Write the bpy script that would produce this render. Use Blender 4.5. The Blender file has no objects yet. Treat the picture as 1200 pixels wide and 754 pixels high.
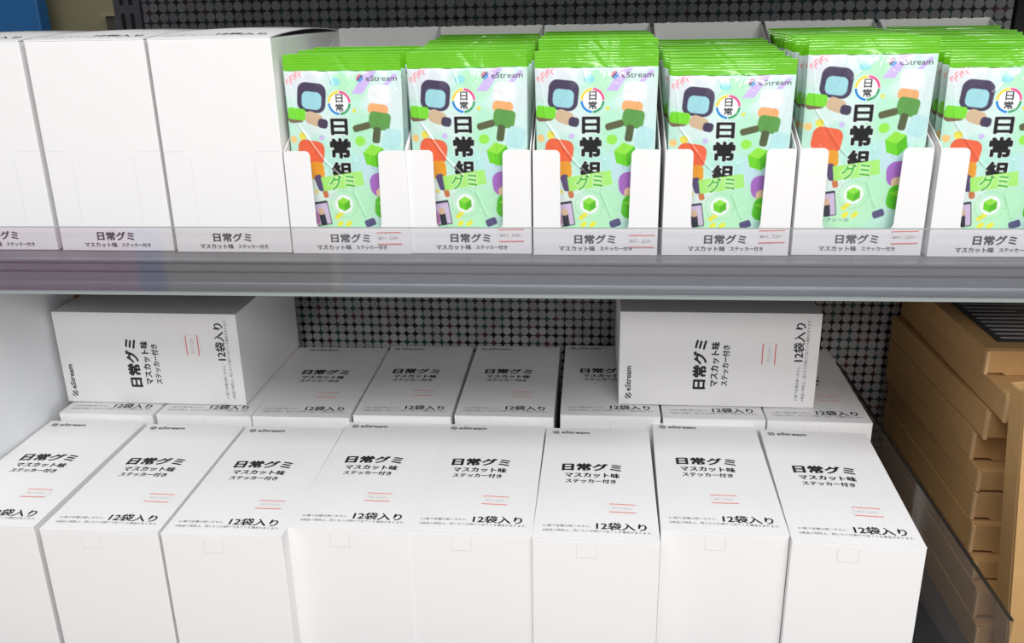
import bpy, bmesh, math, random
import numpy as np
from mathutils import Matrix, Vector
random.seed(7)
rng = np.random.default_rng(7)
S = bpy.context.scene
COL = S.collection
R = math.radians

# ------------------------------------------------------------------ camera, light, exposure
def set_camera():
    yaw, pit, rol, f = -0.09420665, 0.33900597, -0.01856619, 1047.655
    cy, sy = math.cos(yaw), math.sin(yaw)
    fw = Vector((sy*math.cos(pit), cy*math.cos(pit), -math.sin(pit)))
    r = Vector((cy, -sy, 0)); u = r.cross(fw)
    r2 = math.cos(rol)*r + math.sin(rol)*u
    u2 = -math.sin(rol)*r + math.cos(rol)*u
    cd = bpy.data.cameras.new('camera'); co = bpy.data.objects.new('camera', cd); COL.objects.link(co)
    co.matrix_world = Matrix(((r2.x, u2.x, -fw.x, 0), (r2.y, u2.y, -fw.y, 0), (r2.z, u2.z, -fw.z, 0), (0, 0, 0, 1)))
    cd.sensor_fit = 'HORIZONTAL'; cd.sensor_width = 36; cd.lens = f*36/1200
    cd.clip_start = 0.01
    S.camera = co
set_camera()
vs = S.view_settings
S.display_settings.display_device = 'sRGB'
vs.view_transform = 'Standard'; vs.look = 'None'; vs.gamma = 1; vs.use_curve_mapping = False
vs.exposure = 0.04
w = bpy.data.worlds.new('store'); S.world = w; w.use_nodes = True
bg = w.node_tree.nodes['Background']; bg.inputs[0].default_value = (0.93, 0.95, 1.0, 1); bg.inputs[1].default_value = 0.34

def area(name, loc, target, sx, sy, power, color=(1, 1, 1)):
    d = bpy.data.lights.new(name, 'AREA'); d.shape = 'RECTANGLE'; d.size = sx; d.size_y = sy; d.energy = power; d.color = color
    o = bpy.data.objects.new(name, d); COL.objects.link(o); o.location = loc
    o.rotation_euler = (Vector(target)-Vector(loc)).to_track_quat('-Z', 'Y').to_euler()
    return o
area('ceiling_light', (0.30, -0.55, 1.25), (0.30, -0.45, -0.3), 2.6, 1.3, 48, (0.985, 0.99, 1.0))
area('ceiling_light', (0.95, -2.6, 1.25), (0.0, 0.8, -0.4), 2.2, 0.50, 37, (1, 0.98, 0.96))

# ------------------------------------------------------------------ materials
def lin(c):
    c = np.asarray(c, float)/255.0
    return np.where(c <= 0.04045, c/12.92, ((c+0.055)/1.055)**2.4)
def mat(name, rgb, rough=0.5, metal=0.0, noise=0.0, nscale=60, bump=0.0, bscale=200, coat=0.0, spec=0.5):
    m = bpy.data.materials.new(name); m.use_nodes = True
    nt = m.node_tree; b = nt.nodes['Principled BSDF']
    c = lin(rgb)
    b.inputs['Base Color'].default_value = (*c, 1)
    b.inputs['Roughness'].default_value = rough; b.inputs['Metallic'].default_value = metal
    b.inputs['Coat Weight'].default_value = coat; b.inputs['Specular IOR Level'].default_value = spec
    if noise or bump:
        tc = nt.nodes.new('ShaderNodeTexCoord')
    if noise:
        n = nt.nodes.new('ShaderNodeTexNoise'); n.inputs['Scale'].default_value = nscale; n.inputs['Detail'].default_value = 5
        nt.links.new(tc.outputs['Object'], n.inputs['Vector'])
        mx = nt.nodes.new('ShaderNodeMix'); mx.data_type = 'RGBA'
        mx.inputs[6].default_value = (*(c*(1-noise)), 1); mx.inputs[7].default_value = (*np.minimum(c*(1+noise), 1), 1)
        nt.links.new(n.outputs['Fac'], mx.inputs[0]); nt.links.new(mx.outputs[2], b.inputs['Base Color'])
    if bump:
        n2 = nt.nodes.new('ShaderNodeTexNoise'); n2.inputs['Scale'].default_value = bscale; n2.inputs['Detail'].default_value = 4
        nt.links.new(tc.outputs['Object'], n2.inputs['Vector'])
        bp = nt.nodes.new('ShaderNodeBump'); bp.inputs['Strength'].default_value = bump; bp.inputs['Distance'].default_value = 0.001
        nt.links.new(n2.outputs['Fac'], bp.inputs['Height']); nt.links.new(bp.outputs[0], b.inputs['Normal'])
    return m
CARD = mat('white_card', (243, 242, 241), 0.55, noise=0.012, nscale=25, spec=0.3)
INK = mat('black_ink', (28, 26, 32), 0.6)
GINK = mat('grey_ink', (120, 120, 124), 0.7)
SINK = mat('charcoal_ink', (78, 74, 80), 0.7)
PERF = mat('perforation_crease', (226, 225, 225), 0.7)
STICK = mat('sticker_paper', (244, 242, 240), 0.5)
RED = mat('sticker_red', (236, 120, 112), 0.6)
FAINT = mat('sticker_grey_print', (196, 192, 192), 0.6)
METAL = mat('brushed_steel', (118, 124, 128), 0.34, 0.35, noise=0.12, nscale=30)
METALD = mat('dark_groove_steel', (60, 60, 62), 0.5, 0.6)
SHELFW = mat('shelf_paint', (112, 112, 116), 0.5)
SHELFD = mat('dark_shelf_paint', (70, 70, 74), 0.55, noise=0.1)
WALLW = mat('white_panel_paint', (236, 238, 240), 0.5, noise=0.01)
POST = mat('grey_post_paint', (140, 140, 144), 0.5)
BLACKP = mat('black_post_paint', (30, 30, 32), 0.5)
BEIGE = mat('beige_wall_paint', (138, 132, 104), 0.7, noise=0.05, nscale=8)
BLUE = mat('blue_panel', (12, 92, 150), 0.5)
RECESS = mat('recess_brown', (62, 58, 48), 0.7)
def kraft(name, rgb):
    m = mat(name, rgb, 0.75, noise=0.10, nscale=70, bump=0.15, bscale=300, spec=0.2)
    return m
KRAFT = kraft('kraft_board', (204, 162, 108))
KRAFTE = kraft('kraft_board_edge', (222, 184, 134))
SHEET = mat('printed_sheet', (66, 66, 68), 0.5, noise=0.5, nscale=120)

def dots_material():
    m = bpy.data.materials.new('dotted_panel'); m.use_nodes = True
    nt = m.node_tree; N = nt.nodes; Lk = nt.links; b = N['Principled BSDF']
    tc = N.new('ShaderNodeTexCoord')
    mp = N.new('ShaderNodeVectorMath'); mp.operation = 'SCALE'; mp.inputs['Scale'].default_value = 1/0.0121
    Lk.new(tc.outputs['Object'], mp.inputs[0])
    sep = N.new('ShaderNodeSeparateXYZ'); Lk.new(mp.outputs[0], sep.inputs[0])
    def M(op, a, bb=None):
        n = N.new('ShaderNodeMath'); n.operation = op
        for i, v in enumerate((a, bb)):
            if v is None: continue
            if isinstance(v, (int, float)): n.inputs[i].default_value = v
            else: Lk.new(v, n.inputs[i])
        return n.outputs[0]
    fx = M('SUBTRACT', M('FRACT', sep.outputs[0]), 0.5); fz = M('SUBTRACT', M('FRACT', sep.outputs[2]), 0.5)
    d = M('SQRT', M('ADD', M('MULTIPLY', fx, fx), M('MULTIPLY', fz, fz)))
    k = N.new('ShaderNodeMapRange'); k.inputs['From Min'].default_value = 0.445; k.inputs['From Max'].default_value = 0.48
    Lk.new(d, k.inputs['Value'])
    # gap diamonds: alternate black, dull red and teal
    cell = N.new('ShaderNodeCombineXYZ')
    Lk.new(M('FLOOR', M('ADD', sep.outputs[0], 0.5)), cell.inputs[0]); Lk.new(M('FLOOR', M('ADD', sep.outputs[2], 0.5)), cell.inputs[2])
    wn = N.new('ShaderNodeTexWhiteNoise'); wn.noise_dimensions = '3D'; Lk.new(cell.outputs[0], wn.inputs['Vector'])
    cr = N.new('ShaderNodeValToRGB'); cr.color_ramp.interpolation = 'CONSTANT'
    e = cr.color_ramp.elements
    e[0].position = 0; e[0].color = (*lin((16, 15, 18)), 1)
    e[1].position = 0.55; e[1].color = (*lin((34, 74, 76)), 1)
    x = e.new(0.8); x.color = (*lin((82, 46, 44)), 1)
    x = e.new(0.92); x.color = (*lin((60, 72, 74)), 1)
    Lk.new(wn.outputs['Value'], cr.inputs[0])
    cell2 = N.new('ShaderNodeVectorMath'); cell2.operation = 'FLOOR'; Lk.new(mp.outputs[0], cell2.inputs[0])
    wn2 = N.new('ShaderNodeTexWhiteNoise'); Lk.new(cell2.outputs[0], wn2.inputs['Vector'])
    dm = N.new('ShaderNodeMix'); dm.data_type = 'RGBA'
    dm.inputs[6].default_value = (*lin((166, 165, 165)), 1); dm.inputs[7].default_value = (*lin((188, 187, 187)), 1)
    Lk.new(wn2.outputs['Value'], dm.inputs[0])
    mx = N.new('ShaderNodeMix'); mx.data_type = 'RGBA'
    Lk.new(k.outputs[0], mx.inputs[0]); Lk.new(dm.outputs[2], mx.inputs[6]); Lk.new(cr.outputs[0], mx.inputs[7])
    Lk.new(mx.outputs[2], b.inputs['Base Color'])
    b.inputs['Roughness'].default_value = 0.4
    return m
DOTS = dots_material()

def clear_plastic(name, tint, refl, rough=0.03, haze=0.0, hazecol=(1, 1, 1)):
    m = bpy.data.materials.new(name); m.use_nodes = True
    nt = m.node_tree; N = nt.nodes; Lk = nt.links
    N.remove(N['Principled BSDF'])
    t = N.new('ShaderNodeBsdfTransparent'); t.inputs[0].default_value = (*tint, 1)
    g = N.new('ShaderNodeBsdfGlossy'); g.inputs['Roughness'].default_value = rough; g.inputs['Color'].default_value = (1, 1, 1, 1)
    # Schlick reflectance, the same on both faces of the thin sheet
    ge = N.new('ShaderNodeNewGeometry'); dt = N.new('ShaderNodeVectorMath'); dt.operation = 'DOT_PRODUCT'
    Lk.new(ge.outputs['Incoming'], dt.inputs[0]); Lk.new(ge.outputs['Normal'], dt.inputs[1])
    f0 = ((refl-1)/(refl+1))**2
    def M(op, a, b=None):
        n = N.new('ShaderNodeMath'); n.operation = op; n.use_clamp = True
        for i, v in enumerate((a, b)):
            if v is None: continue
            if isinstance(v, (int, float)): n.inputs[i].default_value = v
            else: Lk.new(v, n.inputs[i])
        return n
    om = M('SUBTRACT', 1.0, M('ABSOLUTE', dt.outputs['Value']).outputs[0])
    fr = M('ADD', M('MULTIPLY', M('POWER', om.outputs[0], 5.0).outputs[0], 1-f0).outputs[0], f0)
    a = N.new('ShaderNodeMixShader'); Lk.new(fr.outputs[0], a.inputs[0]); Lk.new(t.outputs[0], a.inputs[1]); Lk.new(g.outputs[0], a.inputs[2])
    out = a
    if haze:
        df = N.new('ShaderNodeBsdfDiffuse'); df.inputs[0].default_value = (*hazecol, 1)
        h = N.new('ShaderNodeMixShader'); h.inputs[0].default_value = haze
        Lk.new(a.outputs[0], h.inputs[1]); Lk.new(df.outputs[0], h.inputs[2]); out = h
    Lk.new(out.outputs[0], N['Material Output'].inputs[0])
    return m
ACRYL = clear_plastic('clear_acrylic', (0.95, 0.945, 0.96), 1.85, 0.05, 0.04, (0.75, 0.73, 0.77))
ACRYLE = mat('acrylic_edge', (150, 158, 156), 0.3)
SMOKE = clear_plastic('smoky_acrylic', (0.80, 0.79, 0.78), 1.3, 0.05, 0.03, (0.3, 0.3, 0.3))
SMOKEE = mat('smoky_acrylic_edge', (34, 32, 30), 0.4)

# ------------------------------------------------------------------ mesh helpers
class MB:
    def __init__(s): s.v = []; s.f = []; s.m = []; s.mats = []
    def mi(s, m):
        if m not in s.mats: s.mats.append(m)
        return s.mats.index(m)
    def add(s, vs_, fs, m):
        k = len(s.v); i = s.mi(m)
        s.v += [tuple(x) for x in vs_]
        for f in fs: s.f.append([k+j for j in f]); s.m.append(i)
        return s
    def box(s, a, b, m):
        (x0, y0, z0), (x1, y1, z1) = a, b
        v = [(x0,y0,z0),(x1,y0,z0),(x1,y1,z0),(x0,y1,z0),(x0,y0,z1),(x1,y0,z1),(x1,y1,z1),(x0,y1,z1)]
        return s.add(v, [(0,3,2,1),(4,5,6,7),(0,1,5,4),(1,2,6,5),(2,3,7,6),(3,0,4,7)], m)
    def prism(s, pts, axis, t0, t1, m, mcap=None):
        """outline pts (a,b) extruded along axis from t0 to t1"""
        n = len(pts)
        def P(a, b, t): return {'x': (t, a, b), 'y': (a, t, b), 'z': (a, b, t)}[axis]
        v = [P(a, b, t0) for a, b in pts]+[P(a, b, t1) for a, b in pts]
        sides = [(i, (i+1) % n, n+(i+1) % n, n+i) for i in range(n)]
        s.add(v, [tuple(range(n))[::-1], tuple(range(n, 2*n))]+sides, m)
        return s
    def build(s, name, parent=None, bevel=0.0, smooth=False, loc=None):
        me = bpy.data.meshes.new(name); me.from_pydata(s.v, [], s.f); me.update()
        for m in s.mats: me.materials.append(m)
        me.polygons.foreach_set('material_index', s.m)
        bm = bmesh.new(); bm.from_mesh(me)
        if bevel:
            ed = [e for e in bm.edges if len(e.link_faces) == 2 and e.calc_face_angle(0) > 0.6]
            bmesh.ops.bevel(bm, geom=ed, offset=bevel, segments=2, affect='EDGES', profile=0.5)
        bm.to_mesh(me); bm.free()
        if smooth: me.polygons.foreach_set('use_smooth', [True]*len(me.polygons))
        o = bpy.data.objects.new(name, me); COL.objects.link(o)
        if parent: o.parent = parent
        if loc: o.location = loc
        return o
def fix_normals(o):
    bm = bmesh.new(); bm.from_mesh(o.data); bmesh.ops.recalc_face_normals(bm, faces=bm.faces[:]); bm.to_mesh(o.data); bm.free()
    return o
def tag(o, label, cat, group=None):
    o['label'] = label; o['category'] = cat
    if group: o['group'] = group
    return o
def structure(o): o['kind'] = 'structure'; return o
def empty(name, loc, rz=0, label=None, cat=None, group=None):
    o = bpy.data.objects.new(name, None); COL.objects.link(o); o.location = loc; o.rotation_euler = (0, 0, rz)
    o.empty_display_size = 0.02
    if label: tag(o, label, cat, group)
    return o
def dup(root, loc, rz, label, group=None):
    r = root.copy(); COL.objects.link(r); r.location = loc; r.rotation_euler = (0, 0, rz); r['label'] = label
    if group: r['group'] = group
    for ch in root.children:
        c = ch.copy(); COL.objects.link(c); c.parent = r
        for g in ch.children:
            d = g.copy(); COL.objects.link(d); d.parent = c
    return r

# ------------------------------------------------------------------ lettering (flat ink, real glyph outlines)
_tc = {}
def glyphs(txt, bold=0.0, res=2):
    """triangles of a text, scaled to a unit bounding box"""
    key = (txt, bold, res)
    if key in _tc: return _tc[key]
    cu = bpy.data.curves.new('lettering', 'FONT'); cu.body = txt; cu.size = 1; cu.offset = bold; cu.resolution_u = res
    cu.fill_mode = 'FRONT'
    o = bpy.data.objects.new('lettering', cu); COL.objects.link(o)
    dg = bpy.context.evaluated_depsgraph_get(); dg.update()
    me = bpy.data.meshes.new_from_object(o.evaluated_get(dg)); me.calc_loop_triangles()
    v = np.array([tuple(p.co)[:2] for p in me.vertices]); t = np.array([tuple(q.vertices) for q in me.loop_triangles])
    bpy.data.objects.remove(o); bpy.data.curves.remove(cu); bpy.data.meshes.remove(me)
    lo, hi = v.min(0), v.max(0); v = (v-lo)/(hi-lo)
    _tc[key] = (v, t); return v, t
def put_text(mb, txt, x0, y0, x1, y1, m, P, bold=0.0, res=2):
    v, t = glyphs(txt, 0.0, res)
    d = bold*(y1-y0)*0.9
    sh = [(0, 0)] if not bold else [(-d, 0), (d, 0), (0, d*.7), (0, -d*.7)]
    for dx, dy in sh:
        mb.add([P(x0+dx+(x1-x0)*a, y0+dy+(y1-y0)*b) for a, b in v], [tuple(q) for q in t], m)
def quad(mb, pts, m, P):
    mb.add([P(a, b) for a, b in pts], [tuple(range(len(pts)))], m)
def rect(mb, x0, y0, x1, y1, m, P): quad(mb, [(x0, y0), (x1, y0), (x1, y1), (x0, y1)], m, P)
def logo(mb, cx, cy, r, m, P):
    """round mark cut into slanted bars"""
    for o0, o1 in ((-0.92, -0.58), (-0.22, 0.22), (0.58, 0.92)):
        pts = []
        d = 0.7071
        for o_, sgn in ((o0, -1), (o0, 1), (o1, 1), (o1, -1)):
            h = math.sqrt(max(0.0, 1-o_*o_))*sgn*0.95
            pts.append((cx+r*(h*d-o_*d), cy+r*(h*d+o_*d)))
        quad(mb, pts, m, P)

# ------------------------------------------------------------------ dimensions fitted to the photograph
W, L, H = 0.109, 0.2125, 0.188
ZL, ZU, ZF = -0.4318, -0.2095, -0.62
LOWFLOOR = ZF

# ------------------------------------------------------------------ the setting
p = MB().box((-0.565, 1.14, -0.66), (0.48, 1.155, 0.45), DOTS).build('wall_back'); structure(p)
p = MB().box((-0.627, 0.66, ZF), (-0.607, 0.953, -0.243), WALLW).build('wall_left', bevel=0.001); structure(p)
p = MB().box((-3.2, 2.1, -1.3), (2.2, 2.14, 1.9), BEIGE).build('wall_rear'); structure(p)
p = MB().box((-3.2, -2.5, -1.34), (2.2, 2.14, -1.3), mat('pale_floor_tile', (206, 198, 186), 0.4, noise=0.03, nscale=3)).build('floor'); structure(p)

# uprights of the fixture
def upright(x0, x1, m, label):
    t = empty('shelf_upright', ((x0+x1)/2, 1.15, -1.3), 0, label, 'shelf upright')
    wd = (x1-x0)/2
    mb = MB()
    zs = [0.0]
    mb.box((-wd, -0.012, 0), (wd, 0.03, 1.8), m)
    mb.build('post', t, bevel=0.0015)
    sl = MB()
    for k in range(40):
        z = 1.28+k*0.03-0.6
        for sx in (-0.006, 0.006):
            sl.box((sx-0.0022, -0.0126, z), (sx+0.0022, -0.0116, z+0.02), BLACKP)
    sl.build('slots', t)
    return t
upright(-0.602, -0.567, POST, 'grey slotted metal shelf upright at the left end of the dotted back panel')
upright(0.483, 0.535, BLACKP, 'black metal shelf upright at the right end of the dotted back panel')
# what stands beyond the left end
t = empty('blue_panel', (-1.22, 2.0, -1.3), 0, 'blue panel far behind the boxes in the upper left corner', 'panel')
MB().box((-0.5, -0.02, 0), (0.0, 0.02, 1.9), BLUE).build('board', t, bevel=0.004)
MB().box((-0.5, -0.03, 0), (0.0, 0.03, 0.05), SHELFW).build('foot', t, bevel=0.004)
t = empty('wall_recess', (-0.9, 2.06, -0.05), 0, 'dark recessed strip on the beige wall behind the upper left boxes', 'recess')
MB().box((-0.2, -0.02, -0.07), (0.3, 0.04, 0.045), RECESS).build('recess_panel', t)
MB().box((-0.21, -0.03, 0.045), (0.3, 0.04, 0.055), BEIGE).build('ledge', t)

# upper shelf -------------------------------------------------------------
us = empty('display_shelf', (0, 0, 0), 0, 'steel upper shelf with grooved front rail carrying the open gummy boxes', 'shelf')
MB().box((-1.0, 0.757, -0.236), (0.62, 1.128, ZU-0.0004), SHELFW).build('shelf_board', us, bevel=0.001)
YR = 0.7480
prof = [(YR+0.009, ZU-0.0004), (YR+0.0008, ZU-0.0005), (YR, ZU-0.0012), (YR, ZU-0.0024), (YR+0.0032, ZU-0.0026), (YR+0.0032, ZU-0.0042), (YR+0.0006, ZU-0.0044), (YR+0.0006, -0.2200), (YR+0.0034, -0.2204), (YR+0.0034, -0.2216), (YR, -0.2222), (YR, -0.2296)]
for k in range(9):
    a = math.pi*k/8
    prof.append((YR-0.0004-0.0022*math.sin(a), -0.2346+0.0048*math.cos(a)))
prof += [(YR, -0.2402), (YR+0.009, -0.2402)]
rb = MB().prism(prof, 'x', -1.0, 0.62, METAL).build('front_rail', us); fix_normals(rb)
us.rotation_euler = (0, 0, 0.0055)
# clear guard in front of the rail
ag = empty('price_guard', (0, 0, 0), 0.0055, 'clear acrylic guard strip standing along the front edge of the upper shelf', 'shelf guard')
MB().box((-1.0, YR-0.0062, -0.2380), (0.62, YR-0.0038, -0.1785), ACRYL).build('clear_sheet', ag)
MB().box((-1.0, YR-0.0063, -0.1785), (0.62, YR-0.0037, -0.1780), ACRYLE).build('top_edge', ag)
MB().box((-1.0, YR-0.0065, -0.2408), (0.62, YR-0.0030, -0.2380), ACRYLE).build('bottom_edge', ag)
# shelf above, over the frame
ts = empty('display_shelf', (0, 0, 0), 0, 'steel shelf over the open gummy boxes, above the top edge of the picture', 'shelf')
MB().box((-1.0, 0.80, 0.085), (0.62, 1.128, 0.115), SHELFW).build('shelf_board', ts, bevel=0.001)
MB().box((-1.0, 0.792, 0.075), (0.62, 0.80, 0.115), METAL).build('front_rail', ts, bevel=0.002)
# lower shelf
ls = empty('display_shelf', (0, 0, 0), 0, 'dark metal lower shelf under the closed gummy boxes and cartons', 'shelf')
MB().box((-0.75, 0.60, ZF-0.03), (0.75, 1.128, ZF), SHELFD).build('shelf_board', ls, bevel=0.001)
MB().box((-0.75, 0.585, ZF-0.04), (0.75, 0.60, ZF), METAL).build('front_rail', ls, bevel=0.002)
# smoky divider
dv = empty('shelf_divider', (0.326, 0, 0), 0, 'smoky clear divider standing between white boxes and brown cartons', 'shelf divider')
MB().box((-0.0015, 0.605, ZF), (0.0015, 1.125, -0.4546), SMOKE).build('clear_sheet', dv)
MB().box((-0.0015, 0.605, -0.4546), (0.0015, 1.125, -0.4536), SMOKEE).build('top_edge', dv)

# ------------------------------------------------------------------ closed gummy boxes
def rise(v, lift): return lift*max(0.0, math.sin(math.pi*min(1, max(0, v/L))))**0.8 if lift else 0.0
def bulge(u, v, b): return b*math.sin(math.pi*min(1, max(0, u/W)))*math.sin(math.pi*min(1, max(0, v/L)))**0.7
def lid_mesh(h, b, lift=0.0):
    mb = MB()
    nu, nv = 10, 16
    th = 0.0009
    vsx = []
    for j in range(nv+1):
        for i in range(nu+1):
            u, v = W*i/nu, L*j/nv
            vsx.append((u, v, h+th+bulge(u, v, b)+rise(v, lift)))
    fs = []
    for j in range(nv):
        for i in range(nu):
            a = j*(nu+1)+i; fs.append((a, a+1, a+nu+2, a+nu+1))
    mb.add(vsx, fs, CARD)
    # edges of the flap
    ring = [(W*i/nu, 0) for i in range(nu+1)]+[(W, L*j/nv) for j in range(1, nv+1)]+[(W*i/nu, L) for i in range(nu-1, -1, -1)]+[(0, L*j/nv) for j in range(nv-1, 0, -1)]
    n = len(ring)
    mb.add([(a, c, h+th+rise(c, lift)) for a, c in ring]+[(a, c, h+rise(c, lift)) for a, c in ring], [(i, n+i, n+(i+1) % n, (i+1) % n) for i in range(n)], CARD)
    def P(a, c, e=0.00025): return (a, c, h+th+bulge(a, c, b)+rise(c, lift)+e)
    put_text(mb, '日常グミ', 0.0210, 0.1185, 0.0780, 0.1325, INK, P, 0.062)
    put_text(mb, 'マスカット味', 0.0240, 0.1052, 0.0762, 0.1140, INK, P, 0.046)
    put_text(mb, 'ステッカー付き', 0.0250, 0.0945, 0.0728, 0.1018, INK, P, 0.040)
    put_text(mb, '12袋入り', 0.0550, 0.0160, 0.0985, 0.0270, INK, P, 0.032)
    put_text(mb, '※1箱で全種は揃いません。', 0.0080, 0.0185, 0.0500, 0.0218, GINK, P, 0.0, 1)
    put_text(mb, '※商品の特性上、同じものが続けて出てくる場合があります。', 0.0080, 0.0112, 0.1030, 0.0148, GINK, P, 0.0, 1)
    logo(mb, 0.0105, 0.2020, 0.0040, INK, P)
    put_text(mb, 'eStream', 0.0165, 0.1995, 0.0460, 0.2055, SINK, P, 0.05)
    return mb
def sticker_mesh(h, b, u0, v0, ang=0.0, u1=0.0245, v1=0.0145, txt='¥211,2220-'):
    mb = MB()
    ca, sa = math.cos(ang), math.sin(ang)
    def P(a, c, e=0.0004):
        x, y = u0+a*ca-c*sa, v0+a*sa+c*ca
        return (x, y, h+0.0009+bulge(x, y, b)+e)
    rect(mb, 0, 0, u1, v1, STICK, P)
    Q = lambda a, c: P(a, c, 0.0006)
    rect(mb, 0.0002, 0.0, u1-0.0004, 0.0011, RED, Q); rect(mb, 0.0002, v1-0.0011, u1-0.0004, v1, RED, Q)
    put_text(mb, txt, 0.003, 0.0052, u1-0.003, 0.0090, FAINT, Q, 0.0, 1)
    return mb
def body_mesh(h, mode='plain'):
    mb = MB().box((0, 0, 0), (W, L, h), CARD)
    return mb
def front_marks(mb, h, strip):
    P = lambda a, c: (a, -0.00025, c)
    if strip:
        strip_text(mb, P)
        z = 0.0927
        def dash(a0, c0, a1, c1):
            n = int(max(abs(a1-a0), abs(c1-c0))/0.0032)
            for k in range(n):
                f0, f1 = k/n, (k+0.55)/n
                x0, y0, x1, y1 = a0+(a1-a0)*f0, c0+(c1-c0)*f0, a0+(a1-a0)*f1, c0+(c1-c0)*f1
                if abs(a1-a0) > abs(c1-c0): rect(mb, x0, y0-0.0003, x1, y0+0.0003, PERF, P)
                else: rect(mb, x0-0.0003, y0, x0+0.0003, y1, PERF, P)
        dash(0, z, 0.021, z); dash(0.0245, z-0.006, 0.0245, 0.026); dash(0.087, z, W, z); dash(0.0835, z-0.006, 0.0835, 0.026)
    else:
        # tuck slot of the lid
        for a0, c0, a1, c1 in ((0.038, h-0.017, 0.0385, h-0.004), (0.055, h-0.017, 0.0555, h-0.004), (0.038, h-0.0173, 0.0555, h-0.0168)):
            rect(mb, a0, c0, a1, c1, PERF, P)
def strip_text(mb, P):
    put_text(mb, '日常グミ', 0.0365, 0.0104, 0.0720, 0.0183, SINK, P, 0.055)
    put_text(mb, 'マスカット味', 0.0230, 0.0036, 0.0545, 0.0082, SINK, P, 0.045, 1)
    put_text(mb, 'ステッカー付き', 0.0590, 0.0040, 0.0870, 0.0078, SINK, P, 0.035, 1)
def closed_box(name, h, strip=False, b=0.0014, lift=0.0):
    t = empty(name, (0, 0, 0))
    o = body_mesh(h).build('carton_body', t, bevel=0.0008)
    fm = MB(); front_marks(fm, h, strip)
    # printing belongs to the body's surface: join into its mesh
    join_mesh(o, fm)
    lo = lid_mesh(h, b, lift).build('lid', t)
    return t
def join_mesh(o, mb):
    """append the marks of mb to the mesh of o"""
    me = o.data
    base = [m for m in me.materials]
    bm = bmesh.new(); bm.from_mesh(me)
    for m in mb.mats:
        if m not in base: base.append(m); me.materials.append(m)
    nv = [bm.verts.new(v) for v in mb.v]
    for f, mi in zip(mb.f, mb.m):
        try:
            q = bm.faces.new([nv[i] for i in f]); q.material_index = base.index(mb.mats[mi])
        except ValueError: pass
    bm.to_mesh(me); bm.free()

# lower shelf, front row: (x, y, turn, sticker u, sticker v, sticker turn)
FR = [(-0.6030, 0.6500, 0.006, 0.066, 0.048, 0.03), (-0.4870, 0.6478, 0.010, 0.073, 0.0485, 0.0), (-0.3746, 0.6474, 0.008, 0.070, 0.043, 0.03), (-0.2660, 0.6640, 0.002, 0.058, 0.046, 0.0),
      (-0.1577, 0.6650, 0.000, 0.059, 0.046, -0.02), (-0.0487, 0.6610, -0.010, 0.066, 0.0435, 0.0), (0.0622, 0.6800, -0.024, 0.048, 0.046, 0.03), (0.1715, 0.6700, -0.042, 0.061, 0.0435, 0.0)]
ORD = ['first', 'second', 'third', 'fourth', 'fifth', 'sixth', 'seventh', 'eighth']
MARK = ['against the white side panel', '', '', '', '', '', '', 'beside the smoky divider']
G1 = 'closed gummy boxes in the front row of the lower shelf'
src = closed_box('gummy_box', H); FRT = []; SRT = []
def lid_of(t): return [c for c in t.children if c.name.split('.')[0] in ('lid', 'front_panel')][0]
for i, (x, y, a, su, sv, sr) in enumerate(FR):
    lab = '%s closed white gummy box from the left in the front row on the lower shelf' % ORD[i]
    if i == 0: lab = 'leftmost closed white gummy box in the front row, against the white side panel'
    if i == 7: lab = 'rightmost closed white gummy box in the front row, beside the smoky divider'
    if i == 0: t = src; t.location = (x, y, ZF); t.rotation_euler = (0, 0, a); tag(t, lab, 'box', G1)
    else: t = dup(src, (x, y, ZF), a, lab)
    FRT.append(t)
for t, q in zip(FRT, FR): sticker_mesh(H, 0.0014, *q[3:6]).build('price_sticker', lid_of(t))
# second row (lids stand a little higher)
H2 = H+0.008
SR = [(-0.5960, 0.866, 0.0), (-0.4835, 0.868, 0.0), (-0.3735, 0.869, 0.014), (-0.2615, 0.8775, 0.014), (-0.1490, 0.8825, 0.004), (-0.0330, 0.8900, 0.003), (0.0785, 0.8880, 0.0), (0.1890, 0.8880, -0.020)]
G2 = 'closed gummy boxes in the second row of the lower shelf'
SLAB = ['second row gummy box in the back left corner, under the lying box', 'second row gummy box under the right half of the left lying box',
        'second row gummy box just right of the left lying box, first with full lid visible', 'second row gummy box with full lid visible, second from the left lying box',
        'second row gummy box with full lid visible, third from the left lying box', 'second row gummy box whose lid is half hidden by the right lying box',
        'second row gummy box under the middle of the right lying box, only front rim showing', 'rightmost second row gummy box, lid half hidden by the right lying box']
src2 = closed_box('gummy_box', H2, b=0.001)
SS = [(0.06, 0.045), (0.06, 0.045), (0.058, 0.050), (0.056, 0.053), (0.059, 0.050), (0.062, 0.052), (0.06, 0.05), (0.064, 0.052)]
for i, (x, y, a) in enumerate(SR):
    if i == 0: t = src2; t.location = (x, y, ZF); t.rotation_euler = (0, 0, a); tag(t, SLAB[i], 'box', G2)
    else: t = dup(src2, (x, y, ZF), a, SLAB[i])
    SRT.append(t)
for t, q in zip(SRT, SS): sticker_mesh(H2, 0.001, *q).build('price_sticker', lid_of(t))

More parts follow.
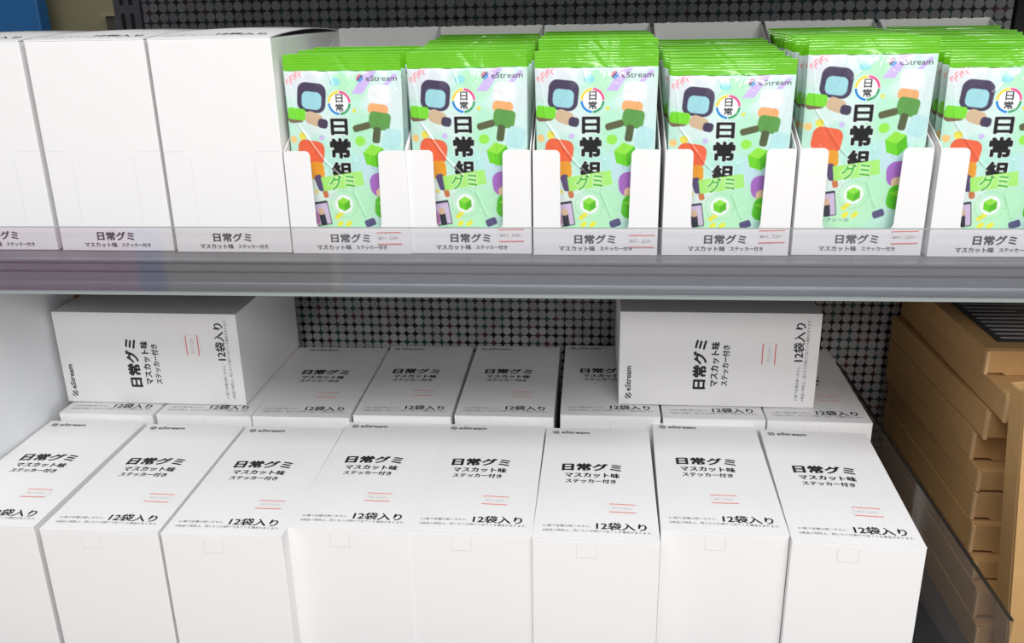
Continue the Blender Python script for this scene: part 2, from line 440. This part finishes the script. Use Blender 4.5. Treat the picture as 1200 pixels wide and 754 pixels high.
# two boxes lying on the second row, printed lid to the front
def lying(x, y, rz, label, su, sv, b):
    t = empty('gummy_box', (x, y, ZF+H2+0.0024), 0, label, 'box', 'gummy boxes lying on the second row')
    # box coordinates (u, v, h) -> lid faces -Y, v runs to the left, u runs up
    M = Matrix(((0, -1, 0, L), (0, 0, -1, 0), (1, 0, 0, 0), (0, 0, 0, 1)))
    Mz = Matrix.Rotation(rz, 4, 'Z')
    o = body_mesh(H).build('carton_body', t, bevel=0.0008)
    fm = MB()
    P = lambda a, c: (W+0.0003, L-a, H-c)      # upper side when lying: a from the left, c from the front
    logo(fm, 0.018, 0.093, 0.004, INK, P); put_text(fm, 'eStream', 0.024, 0.090, 0.052, 0.096, INK, P, 0.05)
    put_text(fm, '日常グミ', 0.090, 0.128, 0.150, 0.143, INK, P, 0.06)
    join_mesh(o, fm)
    l_ = lid_mesh(H, b).build('lid', t); s_ = sticker_mesh(H, b, su, sv).build('price_sticker', l_)
    for q in (o, l_, s_): q.data.transform(Mz @ Matrix.Translation((0, H+0.0009, 0)) @ M)
    return t
lying(-0.6010, 0.8950, -0.006, 'gummy box lying on its side at left, beside the white side panel', 0.060, 0.046, 0.0015)
lying(0.0310, 0.9190, 0.0, 'gummy box lying on its side at right, near the brown cartons', 0.051, 0.0455, 0.0022)

# ------------------------------------------------------------------ upper shelf: closed boxes
UB = [(-0.6110, 0.7765, 0.0, 'leftmost closed white gummy box on upper shelf, cut by the picture edge'),
      (-0.4965, 0.7755, -0.003, 'middle of the three closed white gummy boxes on the upper shelf'),
      (-0.3830, 0.7722, -0.003, 'closed white gummy box on the upper shelf next to the first open box')]
G3 = 'closed gummy boxes on the upper shelf'
src3 = closed_box('gummy_box', H, strip=True, b=0.0015, lift=0.0045)
for i, (x, y, a, lab) in enumerate(UB):
    if i == 0: t = src3; t.location = (x, y, ZU); t.rotation_euler = (0, 0, a); tag(t, lab, 'box', G3)
    else: t = dup(src3, (x, y, ZU), a, lab)

# ------------------------------------------------------------------ upper shelf: opened display boxes
def rounded(cx, cy, r, a0, a1, n=6):
    return [(cx+r*math.cos(R(a0+(a1-a0)*k/n)), cy+r*math.sin(R(a0+(a1-a0)*k/n))) for k in range(n+1)]
def open_box(name):
    t = empty(name, (0, 0, 0))
    hb, ht, wl = 0.190, 0.0927, 0.0009
    mb = MB().box((0, 0.001, 0), (W, L, 0.001), CARD)
    teeth = [(W, 0.001), (W, hb)]
    n = 22
    for k in range(n+1):
        x = W-W*k/n
        teeth.append((x, hb+(0.0007 if k % 2 else 0.0)+rng.uniform(0, 0.0006)))
    teeth += [(0, hb), (0, 0.001)]
    mb.prism(teeth, 'y', L-wl, L, CARD)
    for x0 in (0, W-wl):
        side = [(0.001, 0.001), (L-wl, 0.001), (L-wl, hb)]
        m_ = 26
        for k in range(m_+1):
            f = k/m_; side.append((L-wl-(L-wl-0.001)*f, hb+(ht-hb)*f+(0.0006 if k % 2 else 0)))
        mb.prism(side, 'x', x0, x0+wl, CARD)
    fix_normals(mb.build('tray', t))
    r = 0.0045
    pts = [(0, 0), (W, 0)] + rounded(W-0.003, ht-0.003, 0.003, 0, 90, 4) + rounded(0.0845+r, ht-r, r, 90, 180) + rounded(0.0835-r, 0.0235+r, r, 0, -90) \
        + rounded(0.0240+r, 0.0235+r, r, 270, 180) + rounded(0.0235-r, ht-r, r, 0, 90) + rounded(0.003, ht-0.003, 0.003, 90, 180, 4)
    fm = MB().prism(pts, 'y', 0.0, 0.0009, CARD)
    fo = fix_normals(fm.build('front_panel', t))
    tm = MB(); strip_text(tm, lambda a, c: (a, -0.00025, c)); join_mesh(fo, tm)
    return t
def price_sticker_front(t, x, z, ang):
    mb = MB(); ca, sa = math.cos(ang), math.sin(ang)
    def P(a, c, e=0.0004): return (x+a*ca-c*sa, -e, z+a*sa+c*ca)
    rect(mb, 0, 0, 0.0225, 0.0115, STICK, P)
    Q = lambda a, c: P(a, c, 0.0006)
    rect(mb, 0, 0, 0.0225, 0.0009, RED, Q); rect(mb, 0, 0.0106, 0.0225, 0.0115, RED, Q)
    put_text(mb, '¥01. 220-', 0.001, 0.0045, 0.020, 0.0075, FAINT, Q, 0.01, 1)
    mb.build('price_sticker', lid_of(t))
OB = [(-0.2722, 0.7708, 0.004, 0.079, 0.0085, 0.02), (-0.1632, 0.7738, 0.002, 0.080, 0.0110, 0.02), (-0.0524, 0.7712, 0.004, 0.084, 0.0070, 0.0), (0.0608, 0.7728, 0.004, 0.083, 0.0110, 0.03),
      (0.1733, 0.7760, 0.003, 0.083, 0.0100, 0.03), (0.2868, 0.7735, 0.004, 0.084, 0.0090, 0.0)]
BN = ['first', 'second', 'third', 'fourth', 'fifth', 'sixth']
src4 = open_box('display_box')
BOXES = []
for i, (x, y, a, su, sz, sr) in enumerate(OB):
    lab = '%s open white display box from the left, filled with green gummy bags' % BN[i]
    if i == 0: lab = 'open white display box next to the closed boxes, holding only a few gummy bags'
    if i == 5: lab = 'rightmost open white display box on upper shelf, cut by picture edge'
    if i == 0: t = src4; t.location = (x, y, ZU); t.rotation_euler = (0, 0, a); tag(t, lab, 'display box', 'open display boxes on the upper shelf')
    else: t = dup(src4, (x, y, ZU), a, lab)
    BOXES.append(t)
for t, o in zip(BOXES, OB): price_sticker_front(t, o[3], o[4], o[5])

# ------------------------------------------------------------------ gummy bag
BW, BH, SEAL = 104.0, 170.0, 13.5      # millimetres
def bag_art():
    SSF = 4; ppm = 2
    w_, h_ = int(BW*ppm*SSF), int((BH-SEAL)*ppm*SSF)
    k = ppm*SSF
    X, Y = np.meshgrid((np.arange(w_)+.5)/k, (np.arange(h_)+.5)/k+SEAL)
    img = np.zeros((h_, w_, 3)); 
    def col(c): return np.array(c, float)
    # mint ground with cool white and leaf green areas
    base = np.ones((h_, w_, 1))*col((196, 240, 220))
    def soft(cx, cy, r, c, a=1.0, p=2):
        nonlocal base
        m = np.clip(1-((X-cx)**2+(Y-cy)**2)/(r*r), 0, 1)[..., None]**0.6*a
        base = base*(1-m)+col(c)*m
    for cx, cy, r, c, a in ((15, 16, 30, (232, 232, 242), .9), (92, 38, 26, (226, 238, 240), .9), (60, 24, 18, (180, 238, 190), .8), (30, 60, 24, (226, 240, 240), .8),
                            (70, 66, 20, (176, 236, 196), .8), (74, 100, 22, (196, 226, 240), .8), (18, 120, 26, (232, 244, 240), .9), (62, 128, 24, (186, 244, 196), .9),
                            (94, 70, 18, (216, 240, 240), .9), (50, 96, 18, (180, 236, 226), .8), (40, 148, 26, (196, 246, 200), .8), (92, 150, 24, (206, 240, 236), .8), (28, 78, 12, (180, 236, 214), .8)):
        soft(cx, cy, r, c, a)
    img = base.copy()
    def fill(mask, c): img[mask] = c
    def disc(cx, cy, r, c, e=1.0): fill((X-cx)**2+((Y-cy)/e)**2 < r*r, c)
    def poly(pts, c):
        m = np.zeros((h_, w_), bool); n = len(pts)
        for i in range(n):
            (x0, y0), (x1, y1) = pts[i], pts[(i+1) % n]
            if y0 == y1: continue
            cond = (Y > min(y0, y1)) & (Y <= max(y0, y1)) & (X < (x1-x0)*(Y-y0)/(y1-y0)+x0)
            m ^= cond
        fill(m, c)
    def rbox(cx, cy, hw, hh, r, c, ang=0.0):
        ca, sa = math.cos(R(ang)), math.sin(R(ang))
        a = np.abs((X-cx)*ca+(Y-cy)*sa)-hw+r; b = np.abs(-(X-cx)*sa+(Y-cy)*ca)-hh+r
        fill(np.hypot(np.maximum(a, 0), np.maximum(b, 0))+np.minimum(np.maximum(a, b), 0) < r, c)
    def text(txt, x0, y0, x1, y1, c, bold=0.0, ang=0.0, grow=0.0):
        v, t = glyphs(txt, 0.0, 3); grow += bold*0.5*(y1-y0)
        px = x0+(x1-x0)*v[:, 0]; py = y1-(y1-y0)*v[:, 1]
        if ang:
            cx, cy = (x0+x1)/2, (y0+y1)/2; ca, sa = math.cos(R(ang)), math.sin(R(ang))
            px, py = cx+(px-cx)*ca-(py-cy)*sa, cy+(px-cx)*sa+(py-cy)*ca
        m = np.zeros((h_, w_), bool)
        for tr in t:
            xs, ys = px[tr], py[tr]
            i0, i1 = max(0, int(xs.min()*k)-1), min(w_, int(xs.max()*k)+2)
            j0, j1 = max(0, int((ys.min()-SEAL)*k)-1), min(h_, int((ys.max()-SEAL)*k)+2)
            if i1 <= i0 or j1 <= j0: continue
            xx, yy = X[j0:j1, i0:i1], Y[j0:j1, i0:i1]
            d = (xs[1]-xs[0])*(ys[2]-ys[0])-(xs[2]-xs[0])*(ys[1]-ys[0])
            if abs(d) < 1e-12: continue
            l1 = ((xx-xs[0])*(ys[2]-ys[0])-(xs[2]-xs[0])*(yy-ys[0]))/d
            l2 = ((xs[1]-xs[0])*(yy-ys[0])-(xx-xs[0])*(ys[1]-ys[0]))/d
            m[j0:j1, i0:i1] |= (l1 >= 0) & (l2 >= 0) & (l1+l2 <= 1)
        if grow:
            g = int(grow*k+.5); mm = m.copy()
            for dx in range(-g, g+1):
                for dy in range(-g, g+1):
                    if dx*dx+dy*dy <= g*g: mm |= np.roll(np.roll(m, dx, 1), dy, 0)
            m = mm
        fill(m, c)
    def cube(cx, cy, s, ang=0):
        pt = lambda a, q=1.0: (cx+s*q*math.cos(R(a+ang)), cy-s*q*math.sin(R(a+ang)))
        hexa = [pt(a) for a in (90, 30, -30, -90, -150, 150)]
        poly([(cx, cy), hexa[5], hexa[0], hexa[1]], (150, 232, 70))
        poly([(cx, cy), hexa[1], hexa[2], hexa[3]], (88, 190, 28))
        poly([(cx, cy), hexa[3], hexa[4], hexa[5]], (112, 214, 40))
    # lavender diagonal bars, chevrons, dabs
    for o0, o1 in ((0, 8), (12, 15)):
        poly([(84+o0-10, 13), (84+o1-8, 13), (62+o1, 33), (62+o0-2, 33)] if o0 == 0 else [(98, 16), (101, 18), (82, 36), (79, 34)], (206, 186, 238))
    for cx, cy, s in ((11, 16.5, 1.0), (6.5, 19, .95), (3, 22.5, .9)):
        for dx in (0, 3.6):
            a, b = cx+dx-2, cy
            poly([(a, b), (a+2.6*s, b-2.6*s), (a+4.0*s, b-2.0*s), (a+1.7*s, b+.2), (a+3.6*s, b+2.6*s), (a+2.2*s, b+2.8*s)], (250, 160, 168))
    disc(46, 23, 4.6, (150, 222, 226), .75)
    for cx, cy, r, c in ((62, 47, 1.8, (226, 226, 100)), (13, 69, 3.4, (236, 228, 90)), (31, 70, 2.4, (206, 190, 238)), (4, 72, 3.2, (250, 206, 130)), (22, 118, 1.7, (246, 226, 110)), (100, 96, 2.6, (246, 178, 196)), (96, 148, 3.2, (206, 190, 236))):
        disc(cx, cy, r, c)
    # plain gummy-sweet shapes in the colours of the printed figures
    rbox(24, 36, 13, 12.5, 7.5, (72, 62, 88), 6); rbox(24, 38.5, 9, 7.5, 5, (160, 216, 224), 6)
    rbox(8, 52, 8, 5.5, 4, (128, 104, 84), -6); rbox(9, 50, 8.5, 5, 2.5, (122, 222, 50), 6)
    rbox(25, 54, 8, 5.5, 4.5, (212, 184, 150), 20); rbox(33, 58, 4.5, 4, 3, (72, 62, 88), 10)
    rbox(20, 83, 12.5, 10.5, 7, (238, 106, 70), 8); rbox(22, 99, 9, 7.5, 4.5, (240, 164, 50), -4); rbox(26, 110, 3.6, 7.5, 3, (92, 78, 120), -18); rbox(30.5, 120, 2.4, 3.4, 1.8, (206, 124, 76), -14)
    rbox(85, 34, 10, 8.5, 6, (240, 242, 244), 4); rbox(83, 46, 9, 4.5, 4, (244, 176, 116), 8)
    rbox(84, 56, 9.5, 7.5, 4, (96, 158, 76), 10); rbox(68, 61, 8, 3, 2.4, (92, 96, 62), -14); rbox(81, 68, 3.4, 7, 2.5, (84, 96, 62), 8)
    rbox(94, 72, 8, 9, 5, (190, 232, 232), 12)
    disc(66, 73, 4.6, (152, 234, 80), .9)
    cube(78, 86, 10.5, 12)
    rbox(85, 111, 12.5, 10.5, 8, (172, 110, 198), -6); rbox(86, 118.5, 8.5, 4.5, 4, (244, 208, 168), -4)
    rbox(86, 132, 10.5, 10.5, 7, (92, 202, 40), 8); poly([(77, 128), (86, 125), (96, 127), (88, 133)], (140, 226, 60)); rbox(70, 146, 5, 3.4, 2, (92, 84, 130), -20)
    # small photo card at the bottom left
    rbox(24, 138, 9, 11, 1, (60, 60, 78), -9); rbox(24.2, 138.6, 8.2, 9.6, .6, (216, 196, 226), -9)
    rbox(20, 142, 2.4, 5.5, 1.2, (196, 128, 178), -9); rbox(26, 143, 2.8, 6, 1.4, (52, 52, 66), -9); rbox(25, 136, 2.6, 3, 1.4, (226, 190, 160), -9)
    for a, b, l_ in ((42, 139, 5), (42, 147, 3), (50, 147, 3.2)):
        rbox(a, b, l_, 1.9, 1.6, (246, 238, 70), -42)
    # emblem ring
    ang = np.degrees(np.arctan2(-(Y-40.5), X-49)); rr = np.hypot(X-49, Y-40.5)
    fill(rr < 10.6, (250, 250, 252))
    band = (rr < 10.3) & (rr > 8.3)
    for a0, a1, c in ((2, 88, (232, 84, 140)), (92, 178, (244, 214, 60)), (-178, -92, (40, 136, 214)), (-88, -2, (52, 160, 100))):
        fill(band & (ang > a0) & (ang < a1), c)
    text('日', 46.2, 33.2, 52.2, 40.0, (24, 22, 24), 0.03); text('常', 45.6, 41.2, 52.6, 47.6, (24, 22, 24), 0.02)
    # title
    for ch, a, b, c_, d_ in (('日', 39.5, 53.5, 56, 68), ('常', 38, 70.5, 57.2, 88.0), ('組', 38, 91, 57.5, 107)):
        text(ch, a+1, b+.8, c_-1, d_-.8, (240, 250, 246), 0.1, grow=.6); text(ch, a+1, b+.8, c_-1, d_-.8, (20, 20, 22), 0.105)
    poly([(27, 105), (65.5, 99), (67, 111.5), (29, 117.5)], (172, 240, 120))
    text('グミ', 35, 103, 58.5, 115, (236, 252, 226), 0.05, -7, grow=.7); text('グミ', 35, 103, 58.5, 115, (84, 190, 58), 0.07, -7)
    # burst with a green cube
    disc(47, 129, 8.6, (226, 250, 232)); disc(47, 129, 7.8, (250, 255, 250))
    for q in range(28):
        a = q/28*2*math.pi; disc(47+12.6*math.cos(a), 129+12.2*math.sin(a), .55, (150, 216, 150))
    cube(47, 129, 6.4, 4)
    # maker's mark
    for o_, c in ((-1.9, (232, 90, 140)), (0, (70, 60, 130)), (1.9, (60, 150, 230))):
        m = ((X-67.8)**2+(Y-20)**2 < 3.2**2) & (np.abs(((X-67.8)+(Y-20))*.7071-o_) < .75); fill(m, c)
    text('eStream', 73.5, 18.0, 100.2, 22.4, (30, 28, 34), 0.02)
    text('リックシール', 17, 150.2, 46, 153.2, (56, 52, 90), 0.02)
    lo = img.reshape(h_//SSF, SSF, w_//SSF, SSF, 3).mean((1, 3))
    return lin(lo)
def foil_material(name, attr=None, rgb=None):
    m = bpy.data.materials.new(name); m.use_nodes = True
    nt = m.node_tree; b = nt.nodes['Principled BSDF']
    if attr:
        a = nt.nodes.new('ShaderNodeAttribute'); a.attribute_name = attr; nt.links.new(a.outputs['Color'], b.inputs['Base Color'])
    else: b.inputs['Base Color'].default_value = (*lin(rgb), 1)
    b.inputs['Roughness'].default_value = 0.25; b.inputs['Coat Weight'].default_value = 0.8; b.inputs['Coat Roughness'].default_value = 0.08
    tc = nt.nodes.new('ShaderNodeTexCoord')
    n = nt.nodes.new('ShaderNodeTexNoise'); n.inputs['Scale'].default_value = 38; n.inputs['Detail'].default_value = 3; n.inputs['Distortion'].default_value = 0.8
    nt.links.new(tc.outputs['Object'], n.inputs['Vector'])
    bp = nt.nodes.new('ShaderNodeBump'); bp.inputs['Strength'].default_value = 0.55; bp.inputs['Distance'].default_value = 0.002
    nt.links.new(n.outputs['Fac'], bp.inputs['Height']); nt.links.new(bp.outputs[0], b.inputs['Normal'])
    nt.links.new(bp.outputs[0], b.inputs['Coat Normal'])
    return m
FOIL = foil_material('printed_foil', attr='print')
GREENF = foil_material('green_foil', rgb=(108, 196, 24))
SILVER = foil_material('pale_foil', rgb=(206, 236, 222))

def thick(u, v):
    """half thickness of the filled pouch; u -1..1 across, v 0 (top seal) .. 1 (bottom)"""
    v = np.clip(v, 0, 1)
    t = 0.0066*np.clip(1-np.abs(u)**2.4, 0, 1)**0.75*np.clip(np.sin(np.pi*np.clip(v*0.97+0.0, 0, 1)), 0, 1)**0.42
    # pull lines running down from the seal and folds near the side edges
    cr = 0.0006*np.exp(-v*6)*np.sin(u*11+1.3)+0.00045*np.exp(-v*9)*np.sin(u*23)
    cr += 0.0005*np.exp(-((u-0.62+0.35*(v-0.3))/0.05)**2)*np.exp(-((v-0.32)/0.2)**2) - 0.0004*np.exp(-((u+0.55-0.5*(v-0.5))/0.06)**2)*np.exp(-((v-0.5)/0.22)**2)
    xm, ym = (u+1)*BW/2, v*(BH-SEAL)+SEAL
    def crease(pts, amp, sig):
        d = np.full(np.shape(u+v), 1e3)
        for (x0, y0), (x1, y1) in zip(pts[:-1], pts[1:]):
            L2 = (x1-x0)**2+(y1-y0)**2
            f = np.clip(((xm-x0)*(x1-x0)+(ym-y0)*(y1-y0))/L2, 0, 1)
            d = np.minimum(d, np.hypot(xm-x0-f*(x1-x0), ym-y0-f*(y1-y0)))
        return amp*np.exp(-(d/sig)**2)
    for pts, amp, sig in (([(4, 20), (9, 58), (30, 88), (46, 104)], .00042, .9), ([(30, 14), (27, 30), (20, 46)], .0003, .8), ([(88, 40), (79, 66), (76, 96)], .00042, .9), ([(56, 46), (49, 60), (57, 84)], .00022, .7),
                          ([(99, 30), (93, 60), (96, 100)], .0004, 1.0), ([(60, 90), (57, 118), (66, 140)], .00034, .9), ([(15, 88), (13, 120)], .0003, .8), ([(40, 14), (44, 26), (36, 34)], .00022, .8), ([(62, 14), (58, 24)], .00022, .7)):
        cr = cr+crease(pts, amp*1.7, sig)
    return t+cr*np.clip(1-np.abs(u)**6, 0, 1)+0.0004
def make_bag():
    t = empty('gummy_bag', (0, 0, 0))
    art = bag_art()
    nj, ni = art.shape[:2]
    bw, bh, sl = BW/1000, BH/1000, SEAL/1000
    def shell(ni_, nj_, sgn):
        us_ = (np.arange(ni_)+0.5)/ni_*2-1; us_[0] = -1; us_[-1] = 1
        vv = np.linspace(0, 1, nj_)
        U, V = np.meshgrid(us_, vv)
        y = sgn*thick(U, V)
        pinch = 1-0.015*np.sin(np.pi*V)
        return np.stack([U*bw/2*pinch, y, (bh-sl)*(1-V)], -1).reshape(-1, 3)
    vf = shell(ni, nj, -1)
    a = np.arange(nj*ni).reshape(nj, ni)
    ff = np.stack([a[:-1, :-1], a[1:, :-1], a[1:, 1:], a[:-1, 1:]], -1).reshape(-1, 4)
    n2, m2 = 24, 30
    vb = shell(n2, m2, 1); b = np.arange(n2*m2).reshape(m2, n2)+len(vf)
    fb = np.stack([b[:-1, :-1], b[:-1, 1:], b[1:, 1:], b[1:, :-1]], -1).reshape(-1, 4)
    me = bpy.data.meshes.new('pouch'); me.from_pydata(np.vstack([vf, vb]).tolist(), [], np.vstack([ff, fb]).tolist()); me.update()
    me.materials.append(FOIL); me.materials.append(SILVER)
    me.polygons.foreach_set('material_index', [0]*len(ff)+[1]*len(fb))
    me.polygons.foreach_set('use_smooth', [True]*len(me.polygons))
    at = me.color_attributes.new('print', 'FLOAT_COLOR', 'POINT')
    c = np.ones((len(vf)+len(vb), 4), np.float32); c[:len(vf), :3] = art.reshape(-1, 3); c[len(vf):, :3] = lin((206, 236, 222))
    at.data.foreach_set('color', c.ravel())
    o = bpy.data.objects.new('pouch', me); COL.objects.link(o); o.parent = t
    # crimped green seal: front and back sheet with fine ribs and a wavy hang
    ns, ms = 60, 36
    mb = MB(); V = []
    for sgn in (-1, 1):
        for j in range(ms+1):
            for i in range(ns+1):
                u = i/ns*2-1; v = j/ms
                z = bh-sl+sl*v+(0.0003*math.sin(u*9+1)*(1-v) if True else 0)
                yy = sgn*(0.0004+(1-v)**2*0.0010*(1-abs(u)**2.4)) + 0.0005*math.sin(u*5.2+0.6)*v + 0.00007*math.sin(v*2*math.pi*6)*(1 if v > .3 else 0)+0.0004*math.exp(-((u-0.1+v*.2)/.05)**2)
                V.append((u*bw/2, yy, z))
    F = []
    for s_ in (0, 1):
        k0 = s_*(ns+1)*(ms+1)
        for j in range(ms):
            for i in range(ns):
                q = k0+j*(ns+1)+i
                f = (q, q+1, q+ns+2, q+ns+1); F.append(f if s_ == 0 else f[::-1])
    k1 = (ns+1)*(ms+1)
    for i in range(ns):
        q = ms*(ns+1)+i; F.append((q, q+1, k1+q+1, k1+q))
    mb.add(V, F, GREENF)
    so = mb.build('top_seal', t, smooth=True)
    return t
bag0 = make_bag()
first = True
#       y positions along the box, height of the base above the tray at front / back, count, x shift front
def rows(n, y0=0.0150, dy=0.0163): return [y0+dy*k for k in range(n)]
BAGS = [  # per display box: list of (y, base lift)
    [(0.0150, 0.0015), (0.0310, 0.0010), (0.062, 0.002), (0.082, 0.003), (0.104, 0.003)],
    [(y, 0.0010+0.0085*k/11) for k, y in enumerate(rows(12))],
    [(y, (0.0010 if k < 2 else 0.0075)+0.004*k/11) for k, y in enumerate(rows(12))],
    [(y, -0.0085+0.0110*k/10) for k, y in enumerate(rows(11, 0.0150, 0.0158))],
    [(y, (0.0080 if k == 0 else 0.0060)+0.005*k/11) for k, y in enumerate(rows(12))],
    [(y, -0.0040+0.0160*k/11) for k, y in enumerate(rows(12))],
]
WORD = ['front', 'second', 'third', 'fourth', 'fifth', 'sixth', 'seventh', 'eighth', 'ninth', 'tenth', 'eleventh', 'last']
BOXW = ['first', 'second', 'third', 'fourth', 'fifth', 'sixth']
for bi, (ox, oy, oa, *_r) in enumerate(OB):
    for k, (y, lift) in enumerate(BAGS[bi]):
        jx = rng.uniform(-0.0007, 0.0007)
        if bi == 0: jx += -0.0007 if k == 0 else (0.0010 if k == 1 else 0.0006)
        lift += rng.uniform(-0.0009, 0.0009); sz = 1.0
        if lift < 0.004: sz = 1+lift/0.17; lift = 0
        loc = (ox+W/2+jx-y*math.sin(oa), oy+y, ZU+0.0026+lift)
        if k == 0: lab = 'front green gummy bag facing out of the %s open box from left' % BOXW[bi]
        else: lab = '%s green gummy bag counting from the front in the %s open box' % (WORD[k] if k < 11 else 'twelfth', BOXW[bi])
        grp = 'green gummy bags in the %s open box' % BOXW[bi]
        rz = oa+rng.uniform(-0.008, 0.008)
        if first: t = bag0; t.location = loc; t.rotation_euler = (0, 0, rz); tag(t, lab, 'snack bag', grp); first = False
        else: t = dup(bag0, loc, rz, lab, grp)
        t.scale = (1, 1, sz)
        t.rotation_euler = (rng.uniform(-0.012, 0.006), rng.uniform(-0.006, 0.006), rz)

# plain carton at the right end of the upper shelf
t = empty('white_carton', (0.408, 0.86, ZU), 0, 'plain pale carton behind the bags at the right end of the upper shelf', 'box')
MB().box((0, 0, 0), (0.10, 0.12, 0.165), CARD).build('carton_body', t, bevel=0.001)
MB().box((0.001, 0.001, 0.165), (0.099, 0.06, 0.166), CARD).build('lid_flap', t)

# ------------------------------------------------------------------ brown cartons at the right
def flat_carton(i, x, y, z0, z1, label, ln, wd, tilt=0.0, sheet=False):
    t = empty('shipping_carton', (x, y, z0), tilt, label, 'carton', 'flat brown cartons stacked at the right')
    h = z1-z0-0.0005
    th = 0.003
    MB().box((0, 0.004, 0), (wd, ln, h), KRAFT).build('carton_body', t, bevel=0.0012)
    # tucked front flap with cut corners, standing a little proud of the end
    s = 0.004
    pts = [(s, 0.0005), (wd-s, 0.0005), (wd-s, h-0.001), (s, h-0.001)]
    k = 0.016+0.012*((i*37) % 5)/5
    low = 0.10*h
    pts = [(0.001, low), (k, low), (k+0.004, 0.0), (wd*0.55, 0.0), (wd*0.55+0.004, low), (wd-0.001, low), (wd-0.001, h-0.0008), (0.001, h-0.0008)]
    f = fix_normals(MB().prism(pts, 'y', 0.0, 0.0032, KRAFT).build('front_flap', t))
    # pale cut edge of the side wall wrapping round the corner
    MB().box((-0.0006, -0.0008, 0.0005), (0.0028, 0.0042, h-0.0015), KRAFTE).build('corner_edge', t, bevel=0.0005)
    if sheet:
        q = MB().box((0.018, 0.022, h), (wd-0.01, ln-0.02, h+0.0012), SHEET)
        for k2 in range(18):
            yy = 0.03+k2*0.012
            q.box((0.024, yy, h+0.0012), (0.024+0.05+0.06*((k2*13) % 7)/7, yy+0.004, h+0.0014), FAINT)
        q.build('printed_sheet', t)
    return t
ZS = [-0.324, -0.351, -0.379, -0.411, -0.4435, -0.467, -0.500, -0.5335, -0.5555, -0.588, -0.6200]
YS = [0.851, 0.800, 0.828, 0.847, 0.825, 0.826, 0.818, 0.804, 0.786, 0.772]
XS = [0.386, 0.388, 0.386, 0.385, 0.386, 0.386, 0.386, 0.387, 0.386, 0.385]
CL = ['topmost flat brown carton of the stack at right, with a dark printed sheet on top',
      'second flat brown carton from the top of the stack at right', 'third flat brown carton from the top of the stack at right',
      'fourth flat brown carton from the top of the stack at right', 'fifth flat brown carton from the top of the stack at right',
      'sixth flat brown carton from the top of the stack at right', 'fourth flat brown carton from the bottom of the stack at right',
      'third flat brown carton from the bottom of the stack at right', 'second flat brown carton from the bottom of the stack at right, behind the smoky divider',
      'bottom flat brown carton of the stack at right, resting on the dark shelf']
for i in range(10):
    flat_carton(i, XS[i], YS[i], ZS[i+1], ZS[i], CL[i], 1.115-YS[i], 0.24, rng.uniform(-0.012, 0.012), sheet=(i == 0))
# carton stood on end in front of the stack
t = empty('shipping_carton', (0.400, 0.735, ZF), 0, 'brown carton standing upright in front of the stack at the right edge', 'carton')
MB().box((0.0, 0.002, 0.0), (0.22, 0.030, 0.300), KRAFT).build('carton_body', t, bevel=0.0015)
fix_normals(MB().prism([(0.001, 0.0), (0.219, 0.0), (0.219, 0.296), (0.05, 0.304), (0.0, 0.313)], 'y', -0.001, 0.0018, KRAFT).build('front_flap', t))
t.rotation_euler = (0, -0.10, 0)
# small brown carton behind the left lying box
t = empty('brown_carton', (-0.75, 0.0, 0.0), 0, 'brown carton in the dark corner behind the left lying box', 'carton')
MB().box((0.0, 0.972, ZF), (0.116, 1.120, -0.250), KRAFT).build('carton_body', t, bevel=0.001)
MB().box((0.001, 0.9695, ZF+0.002), (0.115, 0.972, ZF+0.12), KRAFTE).build('front_flap', t, bevel=0.0005)

# shop display facing the shelf, mirrored faintly in the clear guard
t = empty('promotional_display', (-1.5, -0.9, -1.3), 0.35, 'pink, blue and beige shop display facing the shelf, mirrored in the guard strip', 'display')
MB().box((-1.9, -0.02, 0.1), (-0.62, 0.02, 1.1), mat('pale_board', (225, 226, 228), 0.5)).build('pale_board', t, bevel=0.004)
MB().box((-0.615, -0.02, 0.1), (0.30, 0.02, 1.1), mat('pink_board', (236, 76, 190), 0.5)).build('pink_board', t, bevel=0.004)
MB().box((0.305, -0.02, 0.1), (0.40, 0.02, 1.1), mat('blue_board', (40, 100, 236), 0.5)).build('blue_board', t, bevel=0.004)
MB().box((0.405, -0.02, 0.1), (0.95, 0.02, 1.1), mat('beige_board', (214, 204, 170), 0.5)).build('beige_board', t, bevel=0.004)
MB().box((-1.9, -0.1, 0.0), (0.95, 0.1, 0.1), SHELFD).build('plinth', t, bevel=0.004)
